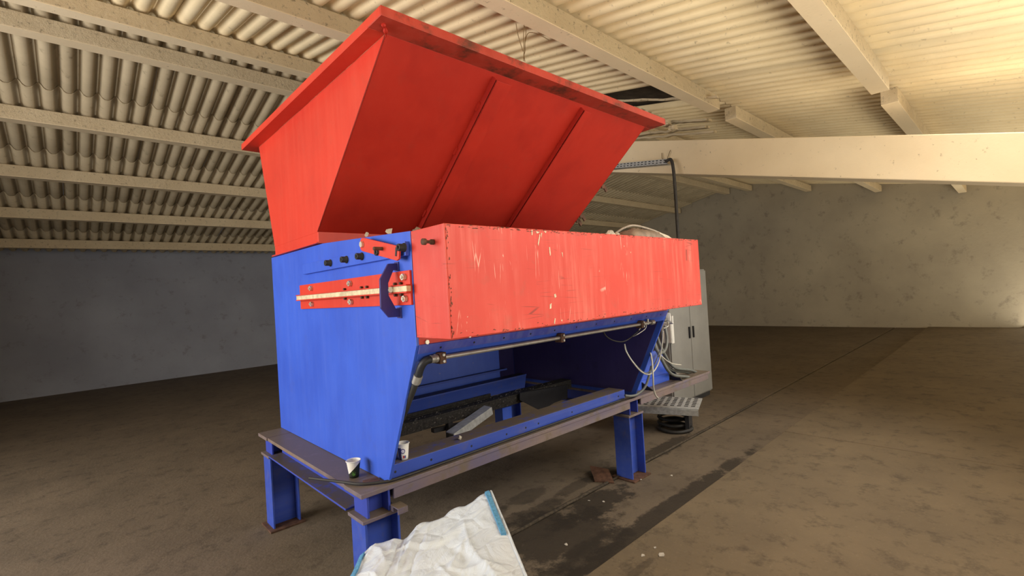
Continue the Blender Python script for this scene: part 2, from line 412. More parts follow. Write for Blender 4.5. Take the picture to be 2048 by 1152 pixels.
# ================================================================== SUPPORT FRAME
XL, XR = 1.152, 3.43
fr = empty('support_frame', (2.3, 2.4, 0), 'worn blue steel beam frame on short columns carrying the machine', 'frame')
def column(x0, x1, y0, y1, z0, z1, name='column', mat=BLUE_BEAM):
    """H section whose flanges face along X and whose web recess opens towards Y"""
    m = MB(); t = .012; ym = (y0+y1)/2
    m.box(x0, x0+t, y0, y1, z0, z1); m.box(x1-t, x1, y0, y1, z0, z1); m.box(x0+t, x1-t, ym-.006, ym+.006, z0, z1)
    return m.build(name, mat, fr, .002)
for (a, b) in ((1.008, 1.196), (3.292, 3.492)):
    for y in (2.218, 3.70):
        c = column(a, b, y, y+.155, .012, .515)
        m = MB(); m.box(a-.012, b+.004, y-.008, y+.165, .515, .533); m.build('cap_plate', RUST_BEAM, c, .002)
        m = MB(); m.box(a-.03, b+.02, y-.035, y+.185, 0, .012); m.build('base_plate', RUST, c, .002)
        column(a+.018, a+.144, y+.004, y+.15, .533, .645, 'column_stub', BLUE_DK)
for y in (2.2, 3.69):
    m = MB(); m.box(.99, 4.75, y, y+.2, .645, .668); m.build('beam_flange', RUST_BEAM, fr, .002)
    for (a, b) in ((1.165, 3.30), (3.46, 4.72)):
        m = MB(); m.box(a, b, y+.006, y+.02, .596, .645); m.box(a, b, y+.006, y+.19, .590, .600)
        m.build('beam_web', RUST_BEAM, fr, .002)
for (a, b) in ((.995, 1.19), (3.42, 3.56)):
    m = MB(); m.box(a, b, 2.405, 3.685, .645, .667); m.build('cross_beam_flange', RUST_BEAM, fr, .002)
    m = MB(); m.box((a+b)/2-.006, (a+b)/2+.006, 2.405, 3.685, .54, .645); m.box(a, b, 2.405, 3.685, .53, .541); m.build('cross_beam_web', BLUE_DK, fr, .002)
# small channel stub sticking out of the left column
p = at(792, 1022, 'y', 2.2)
m = MB(); z_ = .533; m.box(p.x-.02, p.x+.035, 2.14, 2.147, z_, z_+.03); m.box(p.x-.02, p.x+.035, 2.147, 2.19, z_+.024, z_+.03); m.box(p.x-.02, p.x+.035, 2.19, 2.217, z_, z_+.03)
lab(m.build('channel_stub', RUST_BEAM, fr, .001), 'short rusty channel stub beside the left column')
# rear beam thick with shredded debris, and posts and brace under it
m = MB(); m.box(1.16, 3.40, 2.9, 2.912, .665, .735); m.box(1.16, 3.40, 2.9, 3.02, .735, .745); rb = m.build('rear_beam', GRIME, fr, .002); lab(rb, 'dark rear beam caked in shredded debris')
m = MB(); m.box(1.16, 2.5, 3.0, 3.012, .745, .775); m.box(1.16, 2.5, 2.985, 3.0, .745, .752); m.build('debris_stop', GRIME, rb, .002)
m = MB()
for i in range(260):
    x = random.uniform(1.5, 3.2); z = random.uniform(.67, .742); s_ = random.uniform(.003, .010)
    if random.random() < .4: c = V(x, random.uniform(2.905, 3.0), .748)
    else: c = V(x, 2.897, z)
    m.add([c+V(-s_,-.002,-s_*.5), c+V(s_,-.001,-s_*.3), c+V(s_*.3,-.004,s_*.6), c+V(0,.004,0)], [(0,1,2),(0,2,3),(1,3,2),(0,3,1)])
o = m.build('shred_flakes', simple('grey_flakes', (.22,.20,.18), .6, 0, .8, 60), rb); o['kind'] = 'stuff'; lab(o, 'grey flakes of shredded plastic stuck on')
m = MB(); m.box(2.555, 2.655, 2.93, 2.945, .46, .665); m.box(2.555, 2.57, 2.945, 3.03, .46, .665); m.build('rear_post', BLUE, fr, .002)
p, q = at(908, 870, 'y', 2.62), at(984, 816, 'y', 2.75)
d = (q-p).normalized(); w = V(0, 1, 0); h = d.cross(w)
m = MB(); m.prism([p, p+w*.09, p+w*.09+h*.008, p+h*.008], q-p); m.prism([p, p+h*-.05, p+h*-.05+w*.008, p+w*.008], q-p)
lab(m.build('brace', GALV, fr, .001), 'scratched galvanised angle brace')
# black chute flaps under the machine
fp = [at(1040,800,'y',2.86), at(1083,822,'y',2.86), at(1108,806,'y',2.86), at(1135,796,'y',2.86), at(1135,770,'y',2.86), at(1040,786,'y',2.86)]
m = MB(); m.prism(fp, (0,.012,0)); lab(m.build('chute_flap', BLACKM, fr), 'black bent flap hanging under the rear beam')
for (a, b) in (((898, 842), (906, 862)),):
    p, q = at(*a, 'y', 2.92), at(*b, 'y', 2.92)
    m = MB(); m.box(p.x-.02, p.x+.02, 2.9, 2.94, q.z-.05, .665); m.build('hanger', BLACKM, fr)
p, q = at(868, 858, 'y', 2.95), at(960, 838, 'y', 2.95)
m = MB(); m.prism([p, p+V(0,0,-.03), q+V(0,0,-.03), q], (0,.04,0)); m.build('under_rail', BLACKM, fr)
# the drive pedestal on the right end of the beams
m = MB()
m.prism([(3.60,2.33,.668),(3.60,2.33,.97),(4.04,2.33,.97),(4.16,2.33,.74),(4.16,2.33,.668)], (0,.012,0))
m.box(3.60, 4.14, 2.315, 2.33, .668, .74); pd = m.build('drive_pedestal', BLUE, fr, .002)
for gx, gz in ((4.17, .80), (3.66, .74)):
    m = MB(); m.prism([(gx,2.20,.668),(gx,2.33,gz),(gx,2.33,.668)], (.01,0,0)); lab(m.build('gusset', BLACKM, pd), 'dark triangular stiffener')
m = MB(); m.box(3.6, 4.0, 2.345, 2.9, .94, .97); m.build('pedestal_top', BLUE_DK, pd, .002)
m = MB(); prof = [(0,0),(.10,0)]
for k in range(14): prof += [(.10,.02+k*.022),(.115,.022+k*.022),(.115,.030+k*.022),(.10,.032+k*.022)]
prof += [(.10,.34),(.085,.36),(0,.36)]
m.lathe(prof, 20, 'x', (3.62,2.60,1.085)); lab(m.build('drive_motor', BLACKM, fr), 'dark finned drive motor on the pedestal')

# ================================================================== SHREDDER
sh = empty('shredder', (2.3, 2.4, .668), 'large blue and red industrial shredder body on the beam frame', 'machine')
side = [(2.232,.669),(1.889,1.378),(1.887,1.903),(2.514,1.940),(2.90,1.962),(3.90,1.966),(3.90,.669)]
def end_plate(x0, t):
    m = MB(); m.prism([(x0,y,z) for y,z in side], (t,0,0)); return m.build('end_plate', BLUE, sh, .002)
EL = end_plate(XL, .014); ER = end_plate(XR-.014, .014)
# red front box
m = MB()
m.prism([(XL+.002,1.626,1.416),(XL+.002,1.626,1.901),(XL+.002,1.885,1.901),(XL+.002,1.885,1.416)], (.008,0,0))
m.prism([(XR+.02,1.626,1.416),(XR+.02,1.626,1.901),(XR+.02,1.885,1.901),(XR+.02,1.885,1.416)], (-.008,0,0))
m.box(XL+.010, XR+.012, 1.626, 1.634, 1.416, 1.901); m.box(XL+.010, XR+.012, 1.634, 1.885, 1.893, 1.901)
fb = m.build('front_cover', RED_FACE, sh, .0025); lab(fb, 'scuffed red front cover with pale streaks')
m = MB(); m.box(XL+.010, XR+.012, 1.640, 1.885, 1.424, 1.43); m.build('cover_floor', RED, fb)
# raised pale scratches / gouges on the front cover: thin curls of lifted paint
m = MB()
def chip(px, py, pts_):
    c = at(px, py, 'y', 1.626); c.y = 1.6255
    m.prism([c+V(dx,0,dz) for dx, dz in pts_], (0,-.0012,0))
chip(1099,502,[(-.004,.02),(.004,.02),(.006,-.018),(0,-.025)]); chip(1124,509,[(-.003,.012),(.004,.01),(.004,-.016)])
chip(1110,592,[(-.008,.008),(.004,.012),(.01,-.004),(-.004,-.01)]); chip(1101,612,[(-.006,.008),(.008,.014),(.004,-.012),(-.008,-.014)])
chip(1109,642,[(-.006,-.01),(.002,.014),(.008,.012),(0,-.016)]); chip(1123,641,[(-.004,0),(.004,.006),(.005,-.005)])
chip(1064,464,[(-.006,.008),(.004,.012),(.002,-.012),(-.005,-.018)]); chip(1075,466,[(-.012,.008),(.014,.006),(.006,.0),(-.006,-.003)])
chip(1078,480,[(.006,.03),(.010,.026),(-.008,-.03),(-.012,-.02)]); chip(1090,464,[(-.01,.004),(.01,.004),(.004,-.006)]); chip(1083,470,[(-.004,.01),(.004,.01),(-.004,-.016)])
chip(1261,505,[(-.004,.004),(.004,.004),(0,-.005)])
o = m.build('paint_chips', simple('bare_primer', (.74,.62,.45), .6, 0, .3, 60), fb); o['kind'] = 'stuff'; lab(o, 'pale spots where the paint has flaked off')
m = MB(); rw = random.Random(4)
def wear(c, dx, dz, s_):
    m.prism([c+V(-s_*dx,0,-s_*dz), c+V(s_*.6*dx,0,-s_*.7*dz), c+V(s_*dx,0,s_*.5*dz), c+V(-s_*.3*dx,0,s_*dz)], (0,-.0012,0))
for i in range(46):
    z = rw.uniform(1.42, 1.898); wear(V(XL+.012+rw.random()**2*.012, 1.6255, z), rw.uniform(.4,.9), rw.uniform(.8,2.4), rw.uniform(.0015,.0035))
for i in range(150):
    x = rw.uniform(XL+.02, XR); wear(V(x, 1.6255, 1.8985-rw.random()**2*.012), rw.uniform(1,5), .7, rw.uniform(.0015,.003))
for i in range(90):
    x = rw.uniform(XL+.02, XR); wear(V(x, 1.6255, 1.419+rw.random()**2*.02), rw.uniform(1,3.5), .8, rw.uniform(.0012,.003))
o = m.build('edge_wear', simple('chipped_dark_edge', (.16,.06,.035), .7, 0, .5, 50), fb); o['kind'] = 'stuff'; lab(o, 'dark chips along the cover edges')
def pin(px, py, parent):
    c = at(px, py, 'x', XL)
    m = MB(); m.lathe([(0,-.055),(.014,-.055),(.014,-.040),(.007,-.038),(.007,-.016),(.012,-.014),(.012,0),(0,0)], 12, 'x', (XL+.002, c.y, c.z))
    return lab(m.build('pin', RUST, parent), 'short rusty pin with a round head')
pin(866, 484, fb)
# red bar and blue flange under the cover
m = MB(); m.box(XL+.014, XR-.014, 1.889, 1.90, 1.375, 1.43); rbar = m.build('cover_rail', RED, sh, .001)
for (px, py) in ((853, 684),(938, 671),(1082, 650),(1205, 633)):
    m = MB(); c = at(px, py, 'y', 1.889); hexbolt(m, c, (0,-1,0), .011, .009); m.build('rail_bolt', ZINC, rbar)
Ydir = Vector((0, .343, -.709)).normalized(); nrm = Vector((0, -.709, -.343)).normalized()
m = MB(); a = V(XL+.014, 1.882, 1.378); L_ = V(XR-XL-.028, 0, 0)
m.prism([a, a+Ydir*.046, a+Ydir*.046-nrm*.012, a-nrm*.012], L_); sf = m.build('upper_flange', BLUE_SC, sh, .002); lab(sf, 'scraped blue flange under the cover')
m = MB()
for i in range(11):
    c = a+Ydir*.026+V(.12+i*.203, 0, 0); u = nrm
    poly = [c+V(math.cos(k*math.pi/4)*.006,0,0)+Ydir*(math.sin(k*math.pi/4)*.006) for k in range(8)]
    m.prism([q+nrm*.0006 for q in poly], -nrm*.001)
m.build('flange_holes', BLACKM, sf)['kind'] = 'stuff'
m = MB(); b = a+Ydir*.046-nrm*.004; m.prism([b, b+Ydir*.042, b+Ydir*.042-nrm*.010, b-nrm*.010], L_); m.build('lower_flange', BLUE, sh, .002)
# left end face: bar, bolts, lever, red guide plate with cream rail, bracket
EX = lambda px, py: at(px, py, 'x', XL)
m = MB(); m.box(XL-.022, XL, 1.902, 3.2, 1.792, 1.857); kb = m.build('knife_bar', BLUE, sh, .002); lab(kb, 'blue bolted bar along the end plate')
for y in (*(at(px, py, 'x', XL-.04).y for px, py in ((802,498),(757,508),(718,516))), 2.52, 2.74):
    m = MB(); m.lathe([(0,-.045),(.009,-.045),(.010,-.040),(.010,-.034),(.017,-.034),(.017,-.002),(.022,0),(0,0)][0:0] or [(.008,-.022),(.008,-.034),(.016,-.034),(.017,-.032),(.017,-.006),(.021,-.005),(.021,0)], 14, 'x', (XL-.022, y, 1.829))
    m.lathe([(0,-.022),(.008,-.022)], 14, 'x', (XL-.022, y, 1.829)); lab(m.build('socket_bolt', BLACKM, kb), 'black socket head bolt')
pa, pb = at(729,489,'x',XL-.036), at(795,506,'x',XL-.036)
d = (pb-pa).normalized(); w = V(1,0,0).cross(d).normalized()
poly = []
for k in range(9): t = math.pi/2+math.pi*k/8; poly.append(pa+d*(math.cos(t)*.034)+w*(math.sin(t)*.034))
for k in range(4): t = -math.pi/2+math.pi/6*k*2; poly.append(pb+d*(.03*(1 if k in(1,2) else 0.4))+w*([-.034,-.024,.024,.034][k]))
m = MB(); m.prism(poly, (-.010,0,0)); lv = m.build('lever', RED, sh, .001); lab(lv, 'red lever arm with rounded ends')
m = MB(); m.tube([pa+V(.03,0,0), pa+V(-.012,0,0)], .010, 10); hexbolt(m, pa+V(-.010,0,0), (-1,0,0), .016, .012); m.build('pivot_bolt', ZINC, lv)
c = pa+(pb-pa)*.62+w*-.004
m = MB(); m.tube([c+V(-.008,0,0), c+V(-.055,0,0)], .009, 10); lab(m.build('handle_pin', RUST, lv), 'rusty peg handle')
c = pb+d*.006-w*.006
m = MB(); m.prism([c+d*-.006+w*-.02, c+d*.006+w*-.02, c+d*.006+w*.02, c+d*-.006+w*.02], (-.012,0,0)); o = m.build('slot', BLACKM, lv); o.location.x -= 0.0005
m = MB(); m.box(XL-.012, XL, 1.894, 3.3, 1.566, 1.725); gp = m.build('guide_plate', RED, sh, .0015); lab(gp, 'red guide plate on the end plate')
for y in (1.936, 2.508, 3.08):
    for z in (1.596, 1.696):
        m = MB(); hexbolt(m, (XL-.012, y, z), (-1,0,0), .016, .016); m.tube([(XL-.028,y,z),(XL-.034,y,z)], .008, 8); lab(m.build('hex_bolt', ZINC, gp), 'pale zinc hexagon bolt')
for za in (1.655, 1.622):
    m = MB(); m.box(XL-.040, XL-.012, 1.884, 3.3, za, za+.006); m.build('rail_lip', RED, gp, .001)
m = MB(); m.box(XL-.036, XL-.013, 1.886, 3.3, 1.6285, 1.6545); cr = m.build('rail', CREAM, gp, .001); lab(cr, 'dusty cream rail in the red guide')
m = MB()
for y in (1.965, 2.02, 2.31, 2.37, 2.58):
    for z in (1.667, 1.616): m.lathe([(.007,-.012),(.007,0)], 8, 'x', (XL-.012, y, z)); hexbolt(m, (XL-.012,y,z), (-1,0,0), .008, .013)
m.build('rail_screws', RUST, gp)['kind'] = 'stuff'
yh = 2.012
hp = [(1.102,1.764),(1.056,1.692),(1.052,1.560),(1.090,1.513),(1.152,1.511),(1.152,1.552),(1.128,1.552),(1.095,1.615),(1.096,1.673),(1.126,1.733),(1.152,1.733),(1.152,1.766)]
m = MB(); m.prism([(x, yh, z) for x, z in hp], (0,.012,0)); br = m.build('bracket', BLUE_SHADE, sh, .001); lab(br, 'blue C shaped bracket around the rail, shade put into its colour')
for za, zc in ((1.505, 1.556), (1.729, 1.772)):
    m = MB(); m.box(XL-.006, XL, yh-.012, yh+.026, za, zc); m.build('bracket_foot', BLUE_SHADE, br, .001)
m = MB(); m.tube([(1.104,yh-.004,1.64),(1.104,yh+.03,1.64)], .012, 10); lab(m.build('bracket_pad', WHITEP, br), 'small pale pad touching the rail')
# pipe with clamps
pz, py_ = 1.306, 1.893
m = MB(); m.tube([(1.25,py_,pz),(3.05,py_,pz)], .011, 12); pp = m.build('pipe', STEEL, sh); lab(pp, 'grey steel pipe under the flange')
for x in (1.285, 2.15, 3.035):
    m = MB(); m.box(x-.018, x+.018, py_-.018, py_+.035, pz-.028, pz+.026); c = m.build('pipe_clamp', RUST, pp, .003)
    for dz in (.014, -.016):
        m = MB(); hexbolt(m, (x, py_-.018, pz+dz), (0,-1,0), .007, .008); m.build('clamp_bolt', STEEL, c)
m = MB(); m.tube([(1.225,py_,pz),(1.262,py_,pz)], .019, 12); m.tube([(1.245,py_,pz),(1.253,py_,pz)], .023, 6); m.build('pipe_union', STEEL, pp)
m = MB(); m.tube(smooth_path([(1.225,py_,pz),(1.20,py_+.005,pz-.006),(1.185,py_+.02,pz-.03),(1.182,py_+.05,pz-.08)]), .018, 10); m.build('elbow', BLACKM, pp)
m = MB(); m.tube([(1.183,py_+.045,pz-.072),(1.182,py_+.07,pz-.108)], .022, 8); m.build('hose_collar', STEEL, pp)
m = MB(); m.tube(smooth_path([(1.182,py_+.06,pz-.095),(1.178,py_+.12,pz-.18),(1.172,py_+.24,pz-.33),(1.175,py_+.5,pz-.5)]), .016, 10); lab(m.build('hose', RUBBER, pp), 'black rubber hose dropping inside the end plate')
m = MB(); m.tube([(3.05,py_,pz),(3.10,py_,pz)], .017, 8); m.tube([(3.10,py_,pz),(3.17,py_,pz)], .010, 8); m.tube([(3.125,py_,pz-.01),(3.125,py_,pz+.03)], .009, 8); m.tube([(3.165,py_,pz),(3.205,py_,pz)], .019, 8); m.build('pipe_fitting', STEEL, pp)
# inside: rear wall with ledges, roof plate and sloping screen
XI0, XI1 = XL+.015, XR-.015
m = MB(); m.box(XI0, 2.69, 3.10, 3.112, .74, 1.70); m.box(2.69, 2.70, 3.10, 3.70, .74, 1.70); m.build('rear_wall', BLUE, sh); m = MB(); m.box(2.70, XI1, 3.69, 3.70, .669, 1.70); lab(m.build('recess_wall', NAVY_SHADE, sh), 'wall of the deeper recess, its shade put into a navy colour')
m = MB(); m.prism([(XR-.014,y,z) for y,z in ((2.262,.70),(1.975,1.298),(1.975,1.69),(3.68,1.69),(3.68,.70))], (-.005,0,0)); lab(m.build('shade_liner', NAVY_SHADE, sh), 'added liner inside the right end plate, coloured dark as shade')  # added plate whose dark colour stands for shade on the inner face
m = MB(); m.box(XI0, 2.75, 3.06, 3.10, .925, .94); m.build('ledge', BLUE_BEAM, sh, .002)
m = MB(); m.box(XI0, 2.92, 3.0, 3.10, .855, .868); m.prism([(XI0,3.0,.868),(XI0,3.03,.745),(XI0,3.042,.745),(XI0,3.012,.868)], (2.92-XI0,0,0)); lab(m.build('lower_ledge', BLUE_BEAM, sh, .002), 'dusty blue ledge along the rear wall')
m = MB(); m.box(XI0, XI1, 1.95, 3.70, 1.70, 1.71); m.build('inner_top', BLUE_DK, sh)
# sill beam across the bottom of the opening
m = MB(); m.box(XL+.016, XR-.14, 2.245, 2.255, .676, .744); m.box(XL+.016, XR-.14, 2.255, 2.40, .734, .744); sb = m.build('sill_beam', BLUE_BEAM, sh, .002); lab(sb, 'blue angle sill with a dirt covered top')
m = MB()
for x in (1.20, 1.42, 1.70, 1.98, 2.15, 2.27, 2.62, 3.20):
    c = V(x, 2.2445, .706); m.prism([c+V(math.cos(k*math.pi/4)*.007,0,math.sin(k*math.pi/4)*.007) for k in range(8)], (0,.002,0))
m.build('sill_holes', BLACKM, sb)['kind'] = 'stuff'
# deck on top behind the cover
m = MB(); m.box(XL+.014, XR-.014, 1.887, 2.96, 1.86, 1.872); lab(m.build('deck', RUST, sh), 'dirty top deck behind the red cover')

# ================================================================== HOPPER
ho = empty('feed_hopper', (2.3, 3.3, 1.968), 'big flared red sheet steel hopper on top of the shredder', 'hopper')
HX0, HX1 = 1.152, 3.45
F0, F1 = V(0,2.003,2.858), V(0,2.968,2.041)
B0, B1 = V(0,4.05,2.858), V(0,3.80,2.041)
fn = Vector((0,-.645,-.764)).normalized(); fd = (F1-F0).normalized()
fn = Vector((0, fd.z, -fd.y)); fn = fn if fn.z < 0 else -fn
def X(v, x): return Vector((x, v.y, v.z))
m = MB(); m.prism([X(F0,HX0), X(F1,HX0), X(F1,HX0)-fn*.006, X(F0,HX0)-fn*.006], (HX1-HX0,0,0)); lab(m.build('front_panel', RED_SHADE, ho, .001), 'sloping red front panel')
for x in (HX0, HX1-.006):
    m = MB(); m.prism([X(F0,x), X(F1,x), X(B1,x), X(B0,x)], (.006,0,0)); m.build('end_panel', RED, ho, .001)
m = MB(); m.prism([X(B0,HX0), X(B1,HX0), X(B1,HX0)+V(0,.006,0), X(B0,HX0)+V(0,.006,0)], (HX1-HX0,0,0)); m.build('back_panel', RED, ho, .001)
def rib(x0, x1, h, s0=.02):
    a_ = F0+fd*s0; b_ = F1-fd*.02
    m = MB(); t = .008
    m.prism([X(a_,x0), X(b_,x0), X(b_,x0)+fn*h, X(a_,x0)+fn*h], (t,0,0))
    m.prism([X(a_,x0)+fn*h, X(b_,x0)+fn*h, X(b_,x0)+fn*(h-t), X(a_,x0)+fn*(h-t)], (x1-x0,0,0))
    return m.build('rib', RED_SHADE, ho, .0012)
r1 = rib(1.838, 1.955, .048); r2 = rib(2.645, 2.722, .046)
for (r_, x, ks) in ((r1, 1.838, (.17,.42,.62,.83)), (r2, 2.652, (.25,.5,.8))):
    m = MB()
    for k in ks:
        c = X(F0+(F1-F0)*k, x); L_ = .03
        m.prism([c-fd*L_+V(.001,0,0), c+fd*L_+V(.001,0,0), c+fd*L_*.8+fn*.016, c-fd*L_*.8+fn*.016, ], (-.012,0,0))
    m.build('weld_beads', RED_SHADE, r_)['kind'] = 'stuff'
# rim of angle steel
RX0, RX1, RY0, RY1, RZ = 1.064, 3.545, 1.877, 4.20, 2.858
m = MB(); m.box(RX0, RX1, RY0, 2.003, RZ, RZ+.006); m.box(RX0, RX1, RY0, RY0+.008, RZ+.006, RZ+.046)
rf = m.build('rim_front', RED_RIM, ho, .0012); lab(rf, 'rusty dirt streaked front rim')
m = MB(); m.box(RX0, HX0, 2.006, RY1, RZ, RZ+.006); m.box(RX0, RX0+.008, RY0+.009, RY1, RZ+.006, RZ+.046); m.build('rim_left', RED, ho, .0012)
m = MB(); m.box(HX1, RX1, 2.006, RY1, RZ, RZ+.006); m.box(RX1-.008, RX1, RY0+.009, RY1, RZ+.006, RZ+.046); m.build('rim_right', RED_RIM, ho, .0012)
m = MB(); m.box(HX0, HX1, 4.05, RY1, RZ, RZ+.006); m.box(RX0+.009, RX1-.009, RY1-.008, RY1, RZ+.006, RZ+.046); m.build('rim_back', RED, ho, .0012)
m = MB(); m.box(HX0-.02, HX1+.02, 2.94, 3.82, 1.968, 1.976); m.box(HX0, HX1, 2.955, 2.966, 1.976, 2.041); m.box(HX0, HX0+.01, 2.966, 3.8, 1.976, 2.041); m.build('base_frame', RED, ho, .001)
m = MB(); m.tube(smooth_path([V(1.10,1.93,2.855), V(1.125,1.955,2.852), V(1.152,2.0,2.846)]), [.008+.004*math.sin(i) for i in range(13)], 7); lab(m.build('corner_weld', RED_SHADE, ho), 'lumpy weld across the rim corner')
# broken rusty lugs on the far right edge
for (px, py, k) in ((1213, 360, 0), (1168, 412, 1), (1160, 422, 2)):
    t_ = (px-1292)/(1124-1292); c = X(F0+(F1-F0)*min(max(t_,0),1), HX1)
    m = MB()
    m.prism([c+V(0,.0,.02), c+V(.05,.0,.015), c+V(.085,.0,-.03), c+V(.06,0,-.05), c+V(.035,.0,-.02), c+V(0,.0,-.02)], (0,.012,0))
    lab(m.build('broken_lug', RUST, ho, .001), 'bent rusty lug on the right edge')

# ================================================================== THINGS
def cup(name, loc, r0_, r1_, h, mat, label, tilt=(0,0,0)):
    m = MB(); t = .0018
    prof = [(0,.006),(r0_-.004,.006),(r0_-.003,0),(r0_,0)]+[(r0_+(r1_-r0_)*k/6, h*k/6) for k in range(1,7)]
    rim = [(r1_+.0028,h-.002),(r1_+.0032,h+.001),(r1_+.0012,h+.003),(r1_-t,h+.001)]
    m.lathe(prof, 32); b = m.build('cup_body', mat)
    e = empty(name, loc, label, 'cup'); b.parent = e
    m = MB(); m.lathe([(r1_-.0004,h-.003)]+rim+[(r1_-t,h-.004)], 32); o = m.build('rolled_rim', WHITEP); o.parent = e
    m = MB(); m.lathe([(r1_-t,h)]+[(r0_+(r1_-r0_)*k/5-t, h*k/5) for k in range(4,0,-1)]+[(r0_-t,.009),(0,.009)], 32); o = m.build('cup_lining', WHITEP); o.parent = e
    e.rotation_euler = tilt; return e
def cup_mat1():
    t = NT('green_swoosh_cup'); o = t.xyz()
    # dark band rising in a wave round the cup, with a small green leaf mark
    ang = t.mul(o[1], o[0], 'ARCTAN2')
    w = t.mul(t.mul(t.mul(ang, 1.98, 'ADD'), 1, 'MULTIPLY'), 1.0, 'SINE')
    line = t.mul(t.mul(w, .030), .050, 'ADD')
    f = t.mul(o[2], line, 'LESS_THAN')
    c = t.mix(f, (.78,.75,.68), (.022,.028,.018))
    da = t.mul(t.mul(ang, 2.05, 'ADD'), .032); dz = t.mul(o[2], -.024, 'ADD')
    d = t.mul(t.mul(da, da), t.mul(dz, dz), 'ADD')
    g = t.mul(t.mul(t.ramp(d, .00015, .00012), t.ramp(t.noise(180, 2), .45, .55)), f)
    c = t.mix(g, c, (.10,.28,.05))
    return t.out(c, .5)
def cup_mat2():
    t = NT('navy_ring_cup'); o = t.xyz()
    ang = t.mul(o[1], o[0], 'ARCTAN2')
    R_ = .031
    def disc(a0, z0, rad):
        da = t.mul(t.mul(ang, -a0, 'ADD'), R_); dz = t.mul(o[2], -z0, 'ADD')
        d = t.mul(t.mul(t.mul(da, da), t.mul(dz, dz), 'ADD'), .5, 'POWER')
        return t.mul(d, rad, 'LESS_THAN')
    def rect(a0, a1, z0, z1):
        return t.mul(t.mul(t.mul(ang, a0, 'GREATER_THAN'), t.mul(ang, a1, 'LESS_THAN')), t.mul(t.mul(o[2], z0, 'GREATER_THAN'), t.mul(o[2], z1, 'LESS_THAN')))
    c = t.mix(t.mul(rect(-3.14, -2.45, 0, .066), disc(-2.75, .03, .06)), (.80,.79,.75), (.04,.045,.13))
    c = t.mix(disc(-2.15, .048, .0135), c, (.05,.05,.22))
    c = t.mix(disc(-2.13, .048, .0088), c, (.80,.79,.78))
    c = t.mix(disc(-2.13, .048, .0052), c, (.62,.62,.80))
    c = t.mix(rect(-2.2, -1.85, .010, .024), c, (.42,.06,.06))
    c = t.mix(rect(-1.85, -1.55, .010, .024), c, (.06,.10,.30))
    return t.out(c, .5)
cup('paper_cup', (1.075, 2.46, .668), .024, .036, .086, cup_mat1(), 'white paper cup with a dark green wave print on the rusty left ledge')
cup('paper_cup', (1.274, 2.285, .744), .024, .033, .084, cup_mat2(), 'white paper cup with a navy ring print on the blue sill')
# black cable lying along the beam and round the left end
m = MB()
pts = [V(.90,2.62,.676), V(.99,2.42,.677), V(1.04,2.315,.677), V(1.12,2.25,.677), V(1.20,2.224,.677), V(1.45,2.222,.677), V(1.8,2.226,.677), V(2.4,2.226,.677), V(3.0,2.226,.677), V(3.25,2.228,.677)]
m.tube(smooth_path(pts, 8), .0075, 8); tag(m.build('beam_cable', RUBBER), 'dark cable lying along the lower beam and looping round its left end', 'cable')
# loose things on the beam
tag(MB().add([v for v in [V(1.06,2.30,.668),V(1.13,2.28,.668),V(1.14,2.33,.668),V(1.07,2.35,.668),V(1.06,2.30,.679),V(1.13,2.28,.676),V(1.14,2.33,.68),V(1.07,2.35,.677)]], [(0,3,2,1),(4,5,6,7),(0,1,5,4),(1,2,6,5),(2,3,7,6),(3,0,4,7)]).build('rust_chip', RUST), 'flat rusty steel offcut between the dark cable and the green cup', 'scrap')

def chunk(name, c, r, mat, label, seed, cat='scrap', squash=(1,1,1), group=None):
    bm = bmesh.new(); bmesh.ops.create_icosphere(bm, subdivisions=2, radius=r)
    for v in bm.verts:
        n_ = noise.noise(v.co/r*1.1+V(seed*3.1,seed,0)); v.co *= 1+.55*n_
        v.co = V(v.co.x*squash[0], v.co.y*squash[1], v.co.z*squash[2])
    zmin = min(v.co.z for v in bm.verts)
    for v in bm.verts: v.co.z -= zmin
    me = bpy.data.meshes.new(name); bm.to_mesh(me); bm.free(); me.materials.append(mat)
    o = bpy.data.objects.new(name, me); COL.objects.link(o); o.location = c
    return tag(o, label, cat, group)
def flake(name, c, s, mat, label, seed, group=None):
    """a torn, curled plate-like scrap with thickness"""
    random.seed(seed); m = MB(); n = 7
    ring = [V(math.cos(2*math.pi*k/n)*s*random.uniform(.6,1.1), math.sin(2*math.pi*k/n)*s*random.uniform(.35,.7), 0) for k in range(n)]
    rot = Matrix.Rotation(random.uniform(.9,1.6), 3, 'X') @ Matrix.Rotation(random.uniform(0,6), 3, 'Z')
    ring = [rot@(v+V(0,0,.25*s*noise.noise(v*40))) for v in ring]; zmin = min(v.z for v in ring)
    m.prism([v+V(0,0,-zmin) for v in ring], (.002,.003,.001))
    o = m.build(name, mat); o.location = c; return tag(o, label, 'scrap', group)
flake('plastic_scrap', (XL+.007, 2.33, 1.931), .020, SCRAP, 'small pale shard standing on the blue end plate, left of the other', 3)
flake('plastic_scrap', (XL+.007, 2.09, 1.915), .026, SCRAP, 'larger pale curled shard on the blue end plate edge, right of the smaller', 5)
chunk('dirt_clump', (1.20, 1.905, 1.872), .020, SACKM, 'brown clump of dirt at the corner where blue plate meets red cover', 2, squash=(1.4,.9,1.3))
DG = 'plastic scraps along the top of the red cover'
for i, (px, mat, r, nm) in enumerate(((1215, SCRAP, .022, 'pale fluffy plastic scrap on the red cover, left end of the fluff'), (1222, SCRAP, .03, 'tallest tuft of pale fluff on the red cover rim'), (1232, SCRAP, .024, 'pale fluff scrap on the red cover, right of the tallest tuft'), (1192, RUST, .016, 'small dark scrap on the red cover beside the fluff'))):
    c = at(px, 467, 'y', 1.80); chunk('plastic_scrap', (c.x, 1.80, 1.901), r, mat, nm, 11+i, squash=(1.2,.8,.9))
